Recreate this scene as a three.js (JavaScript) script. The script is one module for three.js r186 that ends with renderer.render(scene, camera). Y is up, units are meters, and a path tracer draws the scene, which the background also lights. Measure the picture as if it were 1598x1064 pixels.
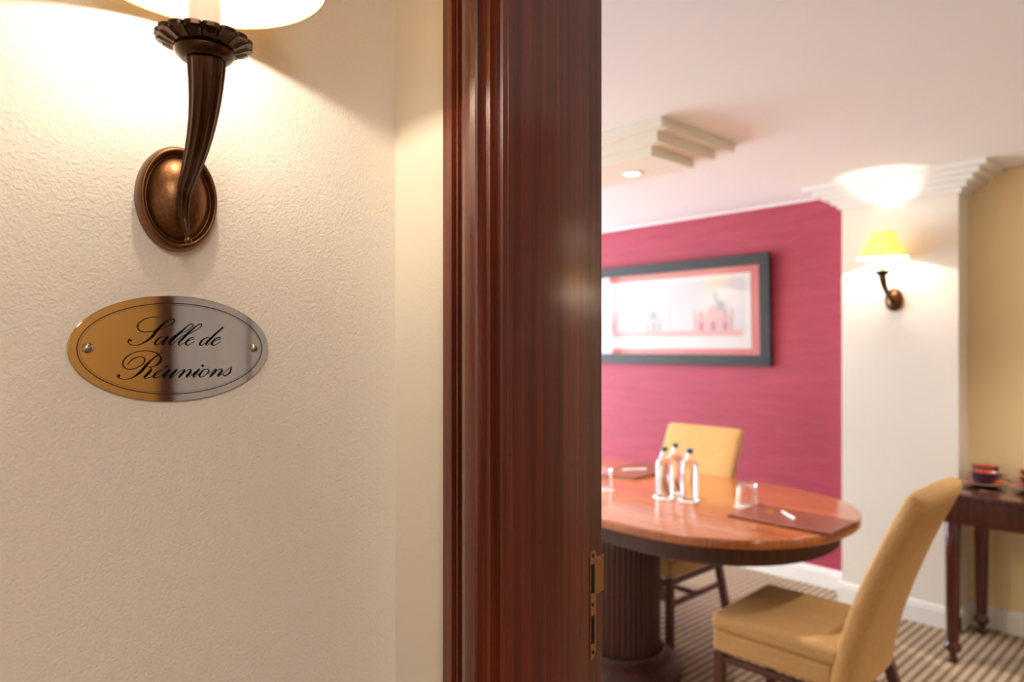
import * as THREE from 'three';
import { RoundedBoxGeometry } from 'three/addons/geometries/RoundedBoxGeometry.js';
import { mergeGeometries, mergeVertices, toCreasedNormals } from 'three/addons/utils/BufferGeometryUtils.js';
import { RectAreaLightUniformsLib } from 'three/addons/lights/RectAreaLightUniformsLib.js';

// ---------------------------------------------------------------- camera, light, exposure
const F = 1090, EYE = 1.42, HORIZON = 540, THETA = Math.atan(1012 / F);
const CT = Math.cos(THETA), ST = Math.sin(THETA);
const scene = new THREE.Scene();
const camera = new THREE.PerspectiveCamera(2 * Math.atan(532 / F) * 180 / Math.PI, 1598 / 1064, 0.05, 60);
camera.filmGauge = 36;
camera.position.set(0, EYE, 0);
camera.lookAt(ST, EYE, -CT);
camera.setViewOffset(1598, 1064, 0, 532 - HORIZON, 1598, 1064);
camera.focus = 0.84;
camera.userData.fStop = 3.6;
scene.add(camera);
scene.background = new THREE.Color().setRGB(3.2, 3.7, 4.2);
const renderer = new THREE.WebGLRenderer({ antialias: true });
renderer.toneMapping = THREE.LinearToneMapping;
renderer.toneMappingExposure = 1.12;
renderer.shadowMap.enabled = true;
RectAreaLightUniformsLib.init();

const ROOM_LAMP_CD = 1.4, PILLAR_LAMP_CD = 0.55, SCONCE_CD = 0.29, SCONCE_COLOR = new THREE.Color().setRGB(1.0, 0.88, 0.70);
const SPOT_CD = 8, SPOT_COLOR = new THREE.Color().setRGB(1.0, 0.91, 0.78);
const WINDOW_NITS = 11, WINDOW_COLOR = new THREE.Color().setRGB(0.70, 0.87, 1.0);

const PANEL_NITS = 9.2, PANEL_COLOR = new THREE.Color().setRGB(1.0, 0.97, 0.93);

// main dimensions (metres): x runs from the corridor into the room, -z along the red wall
const W = 0.58, WI = 0.759, D = 0.88, J = 0.632, J2 = 0.11, HEAD = 2.06;
const RED = 4.16, PIL = 3.99, PIL0 = -1.60, PIL1 = -1.035, CEIL = 2.30, ZEND = -6.0, ZNEAR = 3.2;

const dl = new THREE.RectAreaLight(WINDOW_COLOR, WINDOW_NITS, 3.0, 1.95);
dl.position.set(2.4, 1.225, ZEND + 0.03); dl.rotation.y = Math.PI; dl.name = 'window_daylight';
scene.add(dl);

// a photo pixel gives a direction (per unit depth: x, y, and -z components)
const dir = (px, py) => { const u = (px - 799) / F; return { n: CT * u + ST, d: CT - ST * u, y: (HORIZON - py) / F }; };
const onZ = (px, py, z) => { const r = dir(px, py), t = -z / r.d; return new THREE.Vector3(r.n * t, EYE + r.y * t, z); };
const onX = (px, py, x) => { const r = dir(px, py), t = x / r.n; return new THREE.Vector3(x, EYE + r.y * t, -r.d * t); };

// ---------------------------------------------------------------- helpers
let seed = 12345;
const rnd = () => { seed = (seed * 1664525 + 1013904223) >>> 0; return seed / 4294967296; };
const hash = (i, j, s) => { let h = (i * 374761393 + j * 668265263 + s * 1274126177) | 0; h = Math.imul(h ^ (h >>> 13), 1274126177); return ((h ^ (h >>> 16)) >>> 0) / 4294967296; };
// tileable value noise: x, y in cells, period in cells
function vnoise(x, y, px, py, s) {
  const x0 = Math.floor(x), y0 = Math.floor(y), fx = x - x0, fy = y - y0;
  const a = fx * fx * (3 - 2 * fx), b = fy * fy * (3 - 2 * fy);
  const m = (v, p) => ((v % p) + p) % p;
  const h = (i, j) => hash(m(i, px), m(j, py), s);
  return (h(x0, y0) * (1 - a) + h(x0 + 1, y0) * a) * (1 - b) + (h(x0, y0 + 1) * (1 - a) + h(x0 + 1, y0 + 1) * a) * b;
}
const s2l = (c) => (c <= 0.04045 ? c / 12.92 : Math.pow((c + 0.055) / 1.055, 2.4));
// a texture w x h pixels covering sx x sy metres; fn(u, v) in 0..1 returns a grey or an sRGB triple in 0..1
function tex(w, h, sx, sy, fn, colour) {
  const a = new Uint8Array(w * h * 4);
  for (let j = 0; j < h; j++) for (let i = 0; i < w; i++) {
    const c = fn((i + 0.5) / w, (j + 0.5) / h), k = (j * w + i) * 4;
    for (let q = 0; q < 3; q++) a[k + q] = Math.max(0, Math.min(255, Math.round(255 * (Array.isArray(c) ? c[q] : c))));
    a[k + 3] = 255;
  }
  const t = new THREE.DataTexture(a, w, h);
  t.wrapS = t.wrapT = THREE.RepeatWrapping; t.magFilter = THREE.LinearFilter; t.minFilter = THREE.LinearMipmapLinearFilter; t.generateMipmaps = true;
  t.repeat.set(1 / sx, 1 / sy);
  if (colour) t.colorSpace = THREE.SRGBColorSpace;
  t.needsUpdate = true;
  return t;
}
const mix3 = (a, b, t) => a.map((v, i) => v + (b[i] - v) * t);
const rgb = (r, g, b) => [r / 255, g / 255, b / 255];
const std = (o) => new THREE.MeshPhysicalMaterial(o);

// uv in metres, taken from the two axes across the face
function boxUV(g) {
  g = g.index ? g.toNonIndexed() : g;
  if (!g.attributes.normal) g.computeVertexNormals();
  const p = g.attributes.position, uv = new Float32Array(p.count * 2), a = new THREE.Vector3(), b = new THREE.Vector3(), c = new THREE.Vector3();
  for (let i = 0; i < p.count; i += 3) {
    a.fromBufferAttribute(p, i); b.fromBufferAttribute(p, i + 1); c.fromBufferAttribute(p, i + 2);
    const n = b.clone().sub(a).cross(c.clone().sub(a)); const x = Math.abs(n.x), y = Math.abs(n.y), z = Math.abs(n.z);
    for (let k = 0; k < 3; k++) {
      const q = [a, b, c][k];
      const [u, v] = y >= x && y >= z ? [q.x, q.z] : x >= z ? [q.z, q.y] : [q.x, q.y];
      uv[(i + k) * 2] = u; uv[(i + k) * 2 + 1] = v;
    }
  }
  g.setAttribute('uv', new THREE.BufferAttribute(uv, 2));
  return g;
}
const clean = (g) => { for (const k of Object.keys(g.attributes)) if (!['position', 'normal', 'uv'].includes(k)) g.deleteAttribute(k); return g; };
const join = (list) => mergeGeometries(list.map((g) => clean(g.index ? g.toNonIndexed() : g)));
const taken = {};
const numbered = (n) => { const k = taken[n] = (taken[n] ?? -1) + 1; return k ? `${n}_${String(k).padStart(3, '0')}` : n; };
function mesh(name, geo, mat, parent) {
  const m = new THREE.Mesh(geo, mat); m.castShadow = m.receiveShadow = true;
  m.name = parent ? name : numbered(name); (parent ?? scene).add(m); return m;
}
function thing(name, label, category, pos = [0, 0, 0], turn = 0, group) {
  const g = new THREE.Group(); g.name = numbered(name); g.position.set(...pos); g.rotation.y = turn;
  g.userData = { label, category }; if (group) g.userData.group = group; scene.add(g); return g;
}
const tag = (o, label, category, group, kind) => { Object.assign(o.userData, { label, category }); if (group) o.userData.group = group; if (kind) o.userData.kind = kind; return o; };
function copy(o, pos, turn, label) { const c = o.clone(); c.name = numbered(o.name.replace(/_\d{3}$/, '')); c.position.set(...pos); c.rotation.y = turn; c.userData = { ...o.userData, label: label ?? o.userData.label }; scene.add(c); return c; }
// a box between two corners
function box(x0, x1, y0, y1, z0, z1, r = 0) {
  const g = r ? new RoundedBoxGeometry(Math.abs(x1 - x0), Math.abs(y1 - y0), Math.abs(z1 - z0), 2, r) : new THREE.BoxGeometry(Math.abs(x1 - x0), Math.abs(y1 - y0), Math.abs(z1 - z0));
  g.translate((x0 + x1) / 2, (y0 + y1) / 2, (z0 + z1) / 2); return boxUV(g);
}
const lathe = (pts, seg = 48) => new THREE.LatheGeometry(pts.map(([r, y]) => new THREE.Vector2(Math.max(r, 0.00001), y)), seg);
const structure = (name, geo, mat, label, category) => tag(mesh(name, geo, mat), label, category, null, 'structure');

// ---------------------------------------------------------------- materials
const plasterBump = tex(1024, 1024, 0.45, 0.45, (u, v) => 0.45 * vnoise(u * 250, v * 250, 250, 250, 1) + 0.35 * vnoise(u * 140, v * 140, 140, 140, 2) + 0.2 * vnoise(u * 14, v * 14, 14, 14, 3));
const fineBump = tex(512, 512, 0.3, 0.3, (u, v) => 0.6 * vnoise(u * 150, v * 150, 150, 150, 4) + 0.4 * vnoise(u * 40, v * 40, 40, 40, 5));
const M = {};
M.corridorWall = std({ color: '#f0e8dc', roughness: 0.62, bumpMap: plasterBump, bumpScale: 0.001 });
M.doorWall = std({ color: '#f1e8d8', roughness: 0.5, bumpMap: fineBump, bumpScale: 0.0002 });
M.roomWall = std({ color: '#ede5da', roughness: 0.7, bumpMap: fineBump, bumpScale: 0.0002 });
M.beigeWall = std({ color: '#f3dcaa', roughness: 0.75, bumpMap: fineBump, bumpScale: 0.0002 });
M.ochre = std({ color: '#dcb266', roughness: 0.8, bumpMap: fineBump, bumpScale: 0.0002 });
M.ceiling = std({ color: '#f3f3f4', roughness: 0.8 });
M.trim = std({ color: '#efece8', roughness: 0.45 });
M.cornice = std({ color: '#f4f0e4', roughness: 0.6 });
M.red = std({ color: '#ffffff', roughness: 0.62,
  map: tex(512, 1024, 0.6, 0.5, (u, v) => {
    const thread = vnoise(u * 10, v * 170, 10, 170, 6) * 0.6 + vnoise(u * 26, v * 330, 26, 330, 7) * 0.4, slub = vnoise(u * 3, v * 22, 3, 22, 8);
    return mix3(mix3(rgb(158, 46, 66), rgb(186, 70, 92), thread), rgb(142, 38, 62), slub * 0.35);
  }, true), bumpMap: tex(256, 1024, 0.3, 0.5, (u, v) => vnoise(u * 8, v * 200, 8, 200, 9)), bumpScale: 0.0005 });
function woodTex(light, dark, s, streak = 40, pores = 0.5) {
  return tex(512, 1024, 0.26, 0.9, (u, v) => {
    const band = vnoise(u * streak, v * 2, streak, 2, s), fine = vnoise(u * 150, v * 8, 150, 8, s + 1), wide = vnoise(u * 7, v * 3, 7, 3, s + 2);
    let c = mix3(light, dark, Math.min(1, 0.6 * band + 0.35 * fine + 0.25 * wide));
    const p = vnoise(u * 220, v * 70, 220, 70, s + 3);
    if (p > 0.74) c = mix3(c, dark.map((q) => q * 0.55), pores * (p - 0.74) * 3);
    return c;
  }, true);
}
const poreBump = tex(512, 1024, 0.12, 0.4, (u, v) => { const p = vnoise(u * 220, v * 40, 220, 40, 31); return p > 0.7 ? 0.4 : 0.8 + 0.2 * vnoise(u * 60, v * 6, 60, 6, 32); });
M.mahogany = std({ map: woodTex(rgb(138, 56, 24), rgb(62, 17, 9), 40), roughness: 0.4, bumpMap: poreBump, bumpScale: 0.00012, clearcoat: 0.85, clearcoatRoughness: 0.13 });
M.mouldingWood = std({ map: woodTex(rgb(144, 64, 28), rgb(74, 23, 10), 44, 24), roughness: 0.36, bumpMap: poreBump, bumpScale: 0.00012, clearcoat: 0.7, clearcoatRoughness: 0.16 });
M.cherry = std({ map: woodTex(rgb(200, 124, 66), rgb(150, 82, 40), 50, 30, 0.3), roughness: 0.22, clearcoat: 0.6, clearcoatRoughness: 0.1 });
M.apronWood = std({ map: woodTex(rgb(88, 42, 22), rgb(48, 20, 10), 60, 30, 0.3), roughness: 0.5 });
M.consoleWood = std({ map: woodTex(rgb(98, 27, 16), rgb(50, 10, 7), 70), roughness: 0.25, clearcoat: 0.5, clearcoatRoughness: 0.12 });
M.chairWood = std({ map: woodTex(rgb(112, 58, 34), rgb(66, 30, 18), 80), roughness: 0.4 });
const weave = tex(512, 512, 0.06, 0.06, (u, v) => 0.5 + 0.25 * Math.sin(u * 2 * Math.PI * 30) * Math.sin(v * 2 * Math.PI * 30) + 0.3 * (vnoise(u * 30, v * 60, 30, 60, 90) - 0.5));
M.fabric = std({ map: tex(512, 512, 0.25, 0.25, (u, v) => mix3(rgb(208, 166, 110), rgb(184, 140, 86), 0.5 * vnoise(u * 90, v * 50, 90, 50, 91) + 0.3 * vnoise(u * 50, v * 110, 50, 110, 92) + 0.2 * vnoise(u * 5, v * 5, 5, 5, 93)), true), roughness: 0.95, bumpMap: weave, bumpScale: 0.0005, sheen: 0.3, sheenRoughness: 0.6, sheenColor: new THREE.Color('#e8c890') });
M.carpet = std({ map: tex(512, 512, 0.25, 0.44, (u, v) => {
    const s = (v * 11) % 1, g = vnoise(u * 90, v * 99, 90, 99, 95), e = vnoise(u * 60, v * 66, 60, 66, 96) * 0.12;
    const t = Math.min(1, Math.max(0, (Math.abs(s - 0.5) - 0.22 + e) * 9));
    return mix3(mix3(rgb(138, 110, 88), rgb(206, 184, 156), t), rgb(100, 80, 60), g * 0.22);
  }, true), roughness: 1, bumpMap: tex(256, 256, 0.05, 0.05, (u, v) => vnoise(u * 26, v * 26, 26, 26, 97)), bumpScale: 0.002 });
M.corridorCarpet = std({ color: '#8d6a4c', roughness: 1, bumpMap: fineBump, bumpScale: 0.002 });
M.bronze = std({ metalness: 0.92, map: tex(256, 256, 0.12, 0.12, (u, v) => mix3(rgb(136, 96, 62), rgb(96, 64, 40), 0.6 * vnoise(u * 8, v * 8, 8, 8, 101) + 0.4 * vnoise(u * 30, v * 30, 30, 30, 102)), true), roughness: 0.33 });
M.bronzeDark = std({ metalness: 0.9, color: '#4c3526', roughness: 0.27 });
M.plateBrass = std({ metalness: 1, color: '#b29c84', roughness: 0.06 });
M.strikeBrass = std({ metalness: 0.9, color: '#b08a58', roughness: 0.42 });
M.steel = std({ metalness: 1, color: '#b9b2aa', roughness: 0.25 });
M.ink = std({ color: '#120b08', roughness: 0.5 });
M.black = std({ color: '#050404', roughness: 0.8 });
M.candle = std({ color: '#f8f0ea', roughness: 0.5, transmission: 0.25, thickness: 0 });
M.shadeOuter = std({ color: '#f8d682', roughness: 1, transmission: 0.6, thickness: 0, side: THREE.DoubleSide });
M.shadeLining = std({ color: '#e8e0d8', roughness: 1, transmission: 0.55, thickness: 0, side: THREE.DoubleSide });
M.shadeRim = std({ color: '#a98a5c', roughness: 0.7 });
M.bulb = std({ color: '#fff4dc', emissive: new THREE.Color().setRGB(1, 0.8, 0.5), emissiveIntensity: 6, roughness: 0.4 });
M.spotGlow = std({ color: '#ffffff', emissive: new THREE.Color().setRGB(1, 0.88, 0.7), emissiveIntensity: 5 });
M.panelGlow = std({ color: '#ffffff', emissive: PANEL_COLOR, emissiveIntensity: 2 });
M.frameBlack = std({ color: '#161312', roughness: 0.5 });
M.matRed = std({ color: '#c0403a', roughness: 0.7 });
M.pane = std({ color: '#ffffff', roughness: 0.02, transmission: 1, thickness: 0, ior: 1.5 });
M.glass = std({ color: '#ffffff', roughness: 0.02, transmission: 1, thickness: 0.004, ior: 1.5 });
M.water = std({ color: '#ffffff', roughness: 0.0, transmission: 1, thickness: 0.03, ior: 1.33 });
M.paper = std({ color: '#f4f2ee', roughness: 0.7 });
M.leather = std({ color: '#7c4330', roughness: 0.34, bumpMap: fineBump, bumpScale: 0.0003 });
M.capGreen = std({ color: '#0c5a3c', roughness: 0.4 });
M.capBlue = std({ color: '#2a2c7a', roughness: 0.4 });
M.penWhite = std({ color: '#eef0f6', roughness: 0.3 });
M.cupBlue = std({ color: '#1d2440', roughness: 0.15, clearcoat: 0.5 });
M.cupOrange = std({ color: '#c2461c', roughness: 0.2, clearcoat: 0.5 });
M.concrete = std({ color: '#cfc8bd', roughness: 0.9 });

// ---------------------------------------------------------------- the setting
// corridor
structure('wall_sconce', box(-1.3, W, 0, 2.45, -D - 0.12, -D), M.corridorWall, 'cream textured plaster wall carrying the lit lamp and the name plate', 'wall');
structure('wall_corridor_far_side', box(-1.3, -1.18, 0, 2.45, -D, ZNEAR), M.corridorWall, 'cream corridor wall facing the doorway', 'wall');
structure('wall_corridor_end', box(-1.3, W, 0, 2.45, ZNEAR, ZNEAR + 0.12), M.corridorWall, 'cream wall closing the corridor', 'wall');
structure('ceiling_corridor', box(-1.3, W, 2.45, 2.57, -D - 0.12, ZNEAR + 0.12), M.ceiling, 'white corridor ceiling', 'ceiling');
structure('floor_corridor', box(-1.3, W, -0.12, 0, -D - 0.12, ZNEAR + 0.12), M.corridorCarpet, 'brown corridor carpet', 'floor');
{ // wall with the doorway
  const L = 0.03;
  const g = join([box(W, WI, 0, 2.57, ZEND, -J - L), box(W, WI, 0, 2.57, J2 + L, ZNEAR + 0.12), box(W, WI, HEAD + L, 2.57, -J - L, J2 + L)]);
  structure('wall_doorway', g, M.doorWall, 'smooth cream wall beside the dark wooden door frame', 'wall');
}
structure('wall_ochre', box(W - 0.006, W, 0.0, 2.45, J2 + 0.16, ZNEAR), M.ochre, 'ochre papered stretch of corridor wall past the doorway', 'wall');
// meeting room
structure('wall_red', box(RED, RED + 0.12, 0, CEIL, ZEND, PIL0), M.red, 'crimson grasscloth wall behind the framed picture', 'wall');
structure('wall_beige', box(RED, RED + 0.12, 0, CEIL, PIL0, ZNEAR), M.beigeWall, 'yellow beige wall behind the side table', 'wall');
structure('wall_pilaster', box(PIL, RED, 0, CEIL, PIL0, PIL1), M.roomWall, 'off white pillar between the red and the beige wall', 'wall');
structure('wall_pilaster_near', box(PIL, RED, 0, CEIL, 2.05, 2.62), M.roomWall, 'off white pillar at the far end of the side table wall', 'wall');
structure('wall_near', box(W, RED + 0.12, 0, 2.57, ZNEAR, ZNEAR + 0.12), M.roomWall, 'off white end wall of the meeting room', 'wall');
structure('ceiling', box(WI, RED + 0.12, CEIL, CEIL + 0.12, ZEND - 0.12, ZNEAR), M.ceiling, 'white ceiling of the meeting room', 'ceiling');
structure('floor', box(W, RED + 0.12, -0.12, 0, ZEND - 0.12, ZNEAR), M.carpet, 'beige and brown pinstriped carpet', 'floor');
{ // end wall with the window
  const x0 = 0.9, x1 = 3.9, y0 = 0.25, y1 = 2.2;
  structure('wall_window', join([box(W, x0, 0, CEIL, ZEND - 0.12, ZEND), box(x1, RED + 0.12, 0, CEIL, ZEND - 0.12, ZEND), box(x0, x1, 0, y0, ZEND - 0.12, ZEND), box(x0, x1, y1, CEIL, ZEND - 0.12, ZEND)]), M.roomWall, 'off white wall around the window', 'wall');
  const w = new THREE.Group(); w.name = 'window_1'; scene.add(w); tag(w, 'white framed window at the end of the meeting room', 'window', null, 'structure');
  const zc = ZEND - 0.06, xm = (x0 + x1) / 2;
  mesh('window_frame', join([box(x0, x0 + 0.06, y0, y1, zc - 0.03, zc + 0.03), box(x1 - 0.06, x1, y0, y1, zc - 0.03, zc + 0.03), box(x0, x1, y0, y0 + 0.06, zc - 0.03, zc + 0.03), box(x0, x1, y1 - 0.06, y1, zc - 0.03, zc + 0.03), box(xm - 0.04, xm + 0.04, y0, y1, zc - 0.03, zc + 0.03)]), M.trim, w);
  for (const [a, b] of [[x0 + 0.06, xm - 0.04], [xm + 0.04, x1 - 0.06]]) mesh('pane', box(a, b, y0 + 0.06, y1 - 0.06, zc - 0.002, zc + 0.002), M.pane, w);
  mesh('window_sill', box(x0 - 0.04, x1 + 0.04, y0 - 0.03, y0, ZEND - 0.12, ZEND + 0.06, 0.008), M.trim, w);
}
function profileAlong(pts, a, b, place) { // closed outline pts [out, up] swept straight from a to b; place(out, up, along) -> point
  const v = [], q = (p, s) => place(p[0], p[1], s);
  for (let i = 0; i < pts.length; i++) { const p = pts[i], r = pts[(i + 1) % pts.length]; const A = q(p, a), B = q(r, a), C = q(r, b), E = q(p, b); v.push(...A, ...B, ...C, ...A, ...C, ...E); }
  const tri = THREE.ShapeUtils.triangulateShape(pts.map((p) => new THREE.Vector2(...p)), []);
  for (const s of [a, b]) for (const t of tri) v.push(...q(pts[t[0]], s), ...q(pts[t[1]], s), ...q(pts[t[2]], s));
  const g = new THREE.BufferGeometry(); g.setAttribute('position', new THREE.BufferAttribute(new Float32Array(v), 3)); g.computeVertexNormals();
  return boxUV(g);
}
const SKIRT = [[0, 0], [0.016, 0], [0.016, 0.085], [0.011, 0.09], [0.013, 0.098], [0.007, 0.108], [0, 0.112]];
const skirtX = (x, z0, z1) => profileAlong(SKIRT, z0, z1, (o, u, s) => [x - o, u, s]);
const skirtZ = (z, x0, x1) => profileAlong(SKIRT, x0, x1, (o, u, s) => [s, u, z + o]);
structure('baseboard_red', skirtX(RED, ZEND, PIL0), M.trim, 'white skirting board below the red wall', 'baseboard');
structure('baseboard_beige', skirtX(RED, PIL1, 2.05), M.trim, 'white skirting board behind the side table', 'baseboard');
structure('baseboard_pilaster', join([skirtX(PIL, PIL0 - 0.016, PIL1 + 0.016), skirtZ(PIL1, PIL - 0.016, RED), profileAlong(SKIRT, PIL, RED, (o, u, s) => [s, u, PIL0 - o])]), M.trim, 'white skirting board around the off white pillar', 'baseboard');
structure('trim_1', profileAlong([[0, 0.008], [0.006, 0.010], [0.008, 0.018], [0, 0.018]], ZEND, PIL0, (o, u, s) => [RED - o, CEIL - 0.018 + u, s]), M.trim, 'thin white bead where the red wall meets the ceiling', 'trim');
{ // stepped capitals on the two pillars
  const cap = (name, z0, z1, label) => {
    const g = new THREE.Group(); g.name = name; scene.add(g); tag(g, label, 'cornice', null, 'structure');
    const n = 5, h = 0.118;
    for (let i = 0; i < n; i++) {
      const o = 0.018 + 0.135 * Math.pow(i / (n - 1), 1.15), y0 = CEIL - h + (h / n) * i;
      mesh('step', box(PIL - o, RED, y0, y0 + h / n, z0 - o, z1 + o), M.trim, g);
    }
  };
  cap('trim_2', PIL0, PIL1, 'white stepped cornice on top of the pillar with the lamp');
  cap('trim_3', 2.05, 2.62, 'white stepped cornice on the other pillar');
  const b = new THREE.Group(); b.name = 'trim_4'; scene.add(b); tag(b, 'cream stepped drop panel on the ceiling above the table', 'ceiling panel', null, 'structure');
  [[2.236, 2.787, 1.57, 0], [2.28, 2.71, 1.62, 1], [2.325, 2.633, 1.68, 2]].forEach(([x0, x1, d, i]) => mesh('step', box(x0, x1, CEIL - 0.037 * (i + 1), CEIL - 0.037 * i, -d, -4.6 + d - 1.57), M.cornice, b));
}
{ // door frame
  const g = new THREE.Group(); g.name = 'door_1'; scene.add(g); tag(g, 'dark varnished mahogany door frame with moulded surround', 'door frame', null, 'structure');
  mesh('jamb', box(W, WI, 0, HEAD, -J - 0.03, -J, 0.0015), M.mahogany, g);
  mesh('jamb', box(W, WI, 0, HEAD, J2, J2 + 0.03, 0.0015), M.mahogany, g);
  mesh('head', box(W, WI, HEAD, HEAD + 0.03, -J - 0.03, J2 + 0.03), M.mahogany, g);
  // surround: [distance from the opening, thickness]
  const arc = []; for (let i = 0; i <= 14; i++) { const t = i / 14; arc.push([0.0305 + 0.046 * t, 0.0275 - 0.018 * t * t + 0.004 * Math.sin(Math.PI * t)]); }
  const prof = [[0.0005, 0], [0.0005, 0.008], [0.002, 0.0105], [0.004, 0.0095], [0.0055, 0.004], [0.016, 0.004], [0.0175, 0.014], [0.0255, 0.0155], [0.027, 0.026], [0.0292, 0.0285], ...arc, [0.078, 0.0035], [0.087, 0.0035], [0.0885, 0.0085], [0.091, 0.0085], [0.092, 0.0045], [0.0955, 0.0045], [0.097, 0.012], [0.1155, 0.012], [0.1175, 0.0105], [0.1175, 0]];
  const side = (f) => toCreasedNormals(profileAlong(prof, 0, HEAD + 0.1175, f), 0.5);
  mesh('architrave', boxUV(side((o, u, s) => [W - u, s, -J - o])), M.mouldingWood, g);
  mesh('architrave', boxUV(side((o, u, s) => [W - u, s, J2 + o])), M.mouldingWood, g);
  mesh('architrave', boxUV(toCreasedNormals(profileAlong(prof, -J, J2, (o, u, s) => [W - u, HEAD + o, s]), 0.5)), M.mouldingWood, g);
  // lock keep on the jamb
  const X = (px) => onZ(px, 540, -J).x, Y = (py) => onZ(926, py, -J).y;
  const sh = new THREE.Shape(), xl = X(920.6), xr = X(929), xt = X(941);
  sh.moveTo(xl, Y(1028)); sh.quadraticCurveTo(xr, Y(1026), xr, Y(1008)); sh.lineTo(xr, Y(928)); sh.lineTo(xt, Y(925)); sh.lineTo(xt, Y(869)); sh.lineTo(xr, Y(869)); sh.quadraticCurveTo(xr, Y(858), (xl + xr) / 2, Y(858)); sh.quadraticCurveTo(xl, Y(858), xl, Y(866)); sh.lineTo(xl, Y(1028));
  const holes = [[879.5, 924.6], [959, 1003.5]].map(([a, b]) => { const p = new THREE.Path(); p.moveTo(X(921.2), Y(a)); p.lineTo(X(926.8), Y(a)); p.lineTo(X(926.8), Y(b)); p.lineTo(X(921.2), Y(b)); p.lineTo(X(921.2), Y(a)); return [p, a, b]; });
  for (const [p] of holes) sh.holes.push(p);
  const eg = new THREE.ExtrudeGeometry(sh, { depth: 0.0015, bevelEnabled: false, curveSegments: 8 }); eg.translate(0, 0, -J);
  const sp = mesh('strike_plate', eg, M.strikeBrass, g); sp.userData.label = 'brass lock keep with two slots';
  for (const [, a, b] of holes) mesh('slot', box(X(921.2), X(926.8), Y(b), Y(a), -J - 0.0005, -J + 0.0003), M.black, sp);
  for (const py of [866, 942.5, 1016]) { const s = lathe([[0, 0.0008], [0.0022, 0.0006], [0.0028, 0]], 16); s.rotateX(Math.PI / 2); s.translate((xl + xr) / 2 - 0.0008, Y(py), -J + 0.0015); mesh('screw', s, M.bronzeDark, sp); }
}

{ // door leaf, swung back into the room
  const x0 = WI + 0.012, x1 = x0 + 0.725, z0 = J2 + 0.016, z1 = z0 + 0.042;
  const g = new THREE.Group(); g.name = 'door_2'; g.position.set(x0, 0, z0); scene.add(g); tag(g, 'dark mahogany door leaf standing open inside the room', 'door', null, 'structure');
  const B = (a, b, c, d, e, f, r) => { const q = box(a, b, c, d, e, f, r); q.translate(-x0, 0, -z0); return q; };
  mesh('leaf', B(x0, x1, 0.008, HEAD - 0.006, z0, z1, 0.002), M.mahogany, g);
  for (const [y0, y1] of [[0.2, 0.9], [1.12, 1.9]]) for (const [za, zb] of [[z0 - 0.006, z0 + 0.002], [z1 - 0.002, z1 + 0.006]]) mesh('raised_panel', B(x0 + 0.11, x1 - 0.11, y0, y1, za, zb, 0.003), M.mahogany, g);
  for (const [za, s] of [[z0, -1], [z1, 1]]) { const c = lathe([[0, 0.05], [0.009, 0.05], [0.009, 0.006], [0.024, 0.005], [0.024, 0], [0, 0]], 24); c.rotateX(s * Math.PI / 2); c.translate(x1 - 0.06 - x0, 1.03, za - z0); const l = B(x1 - 0.175, x1 - 0.05, 1.02, 1.04, za + s * 0.042 - 0.007, za + s * 0.042 + 0.007, 0.005); mesh('handle', join([c, l]), M.strikeBrass, g); }
}

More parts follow.
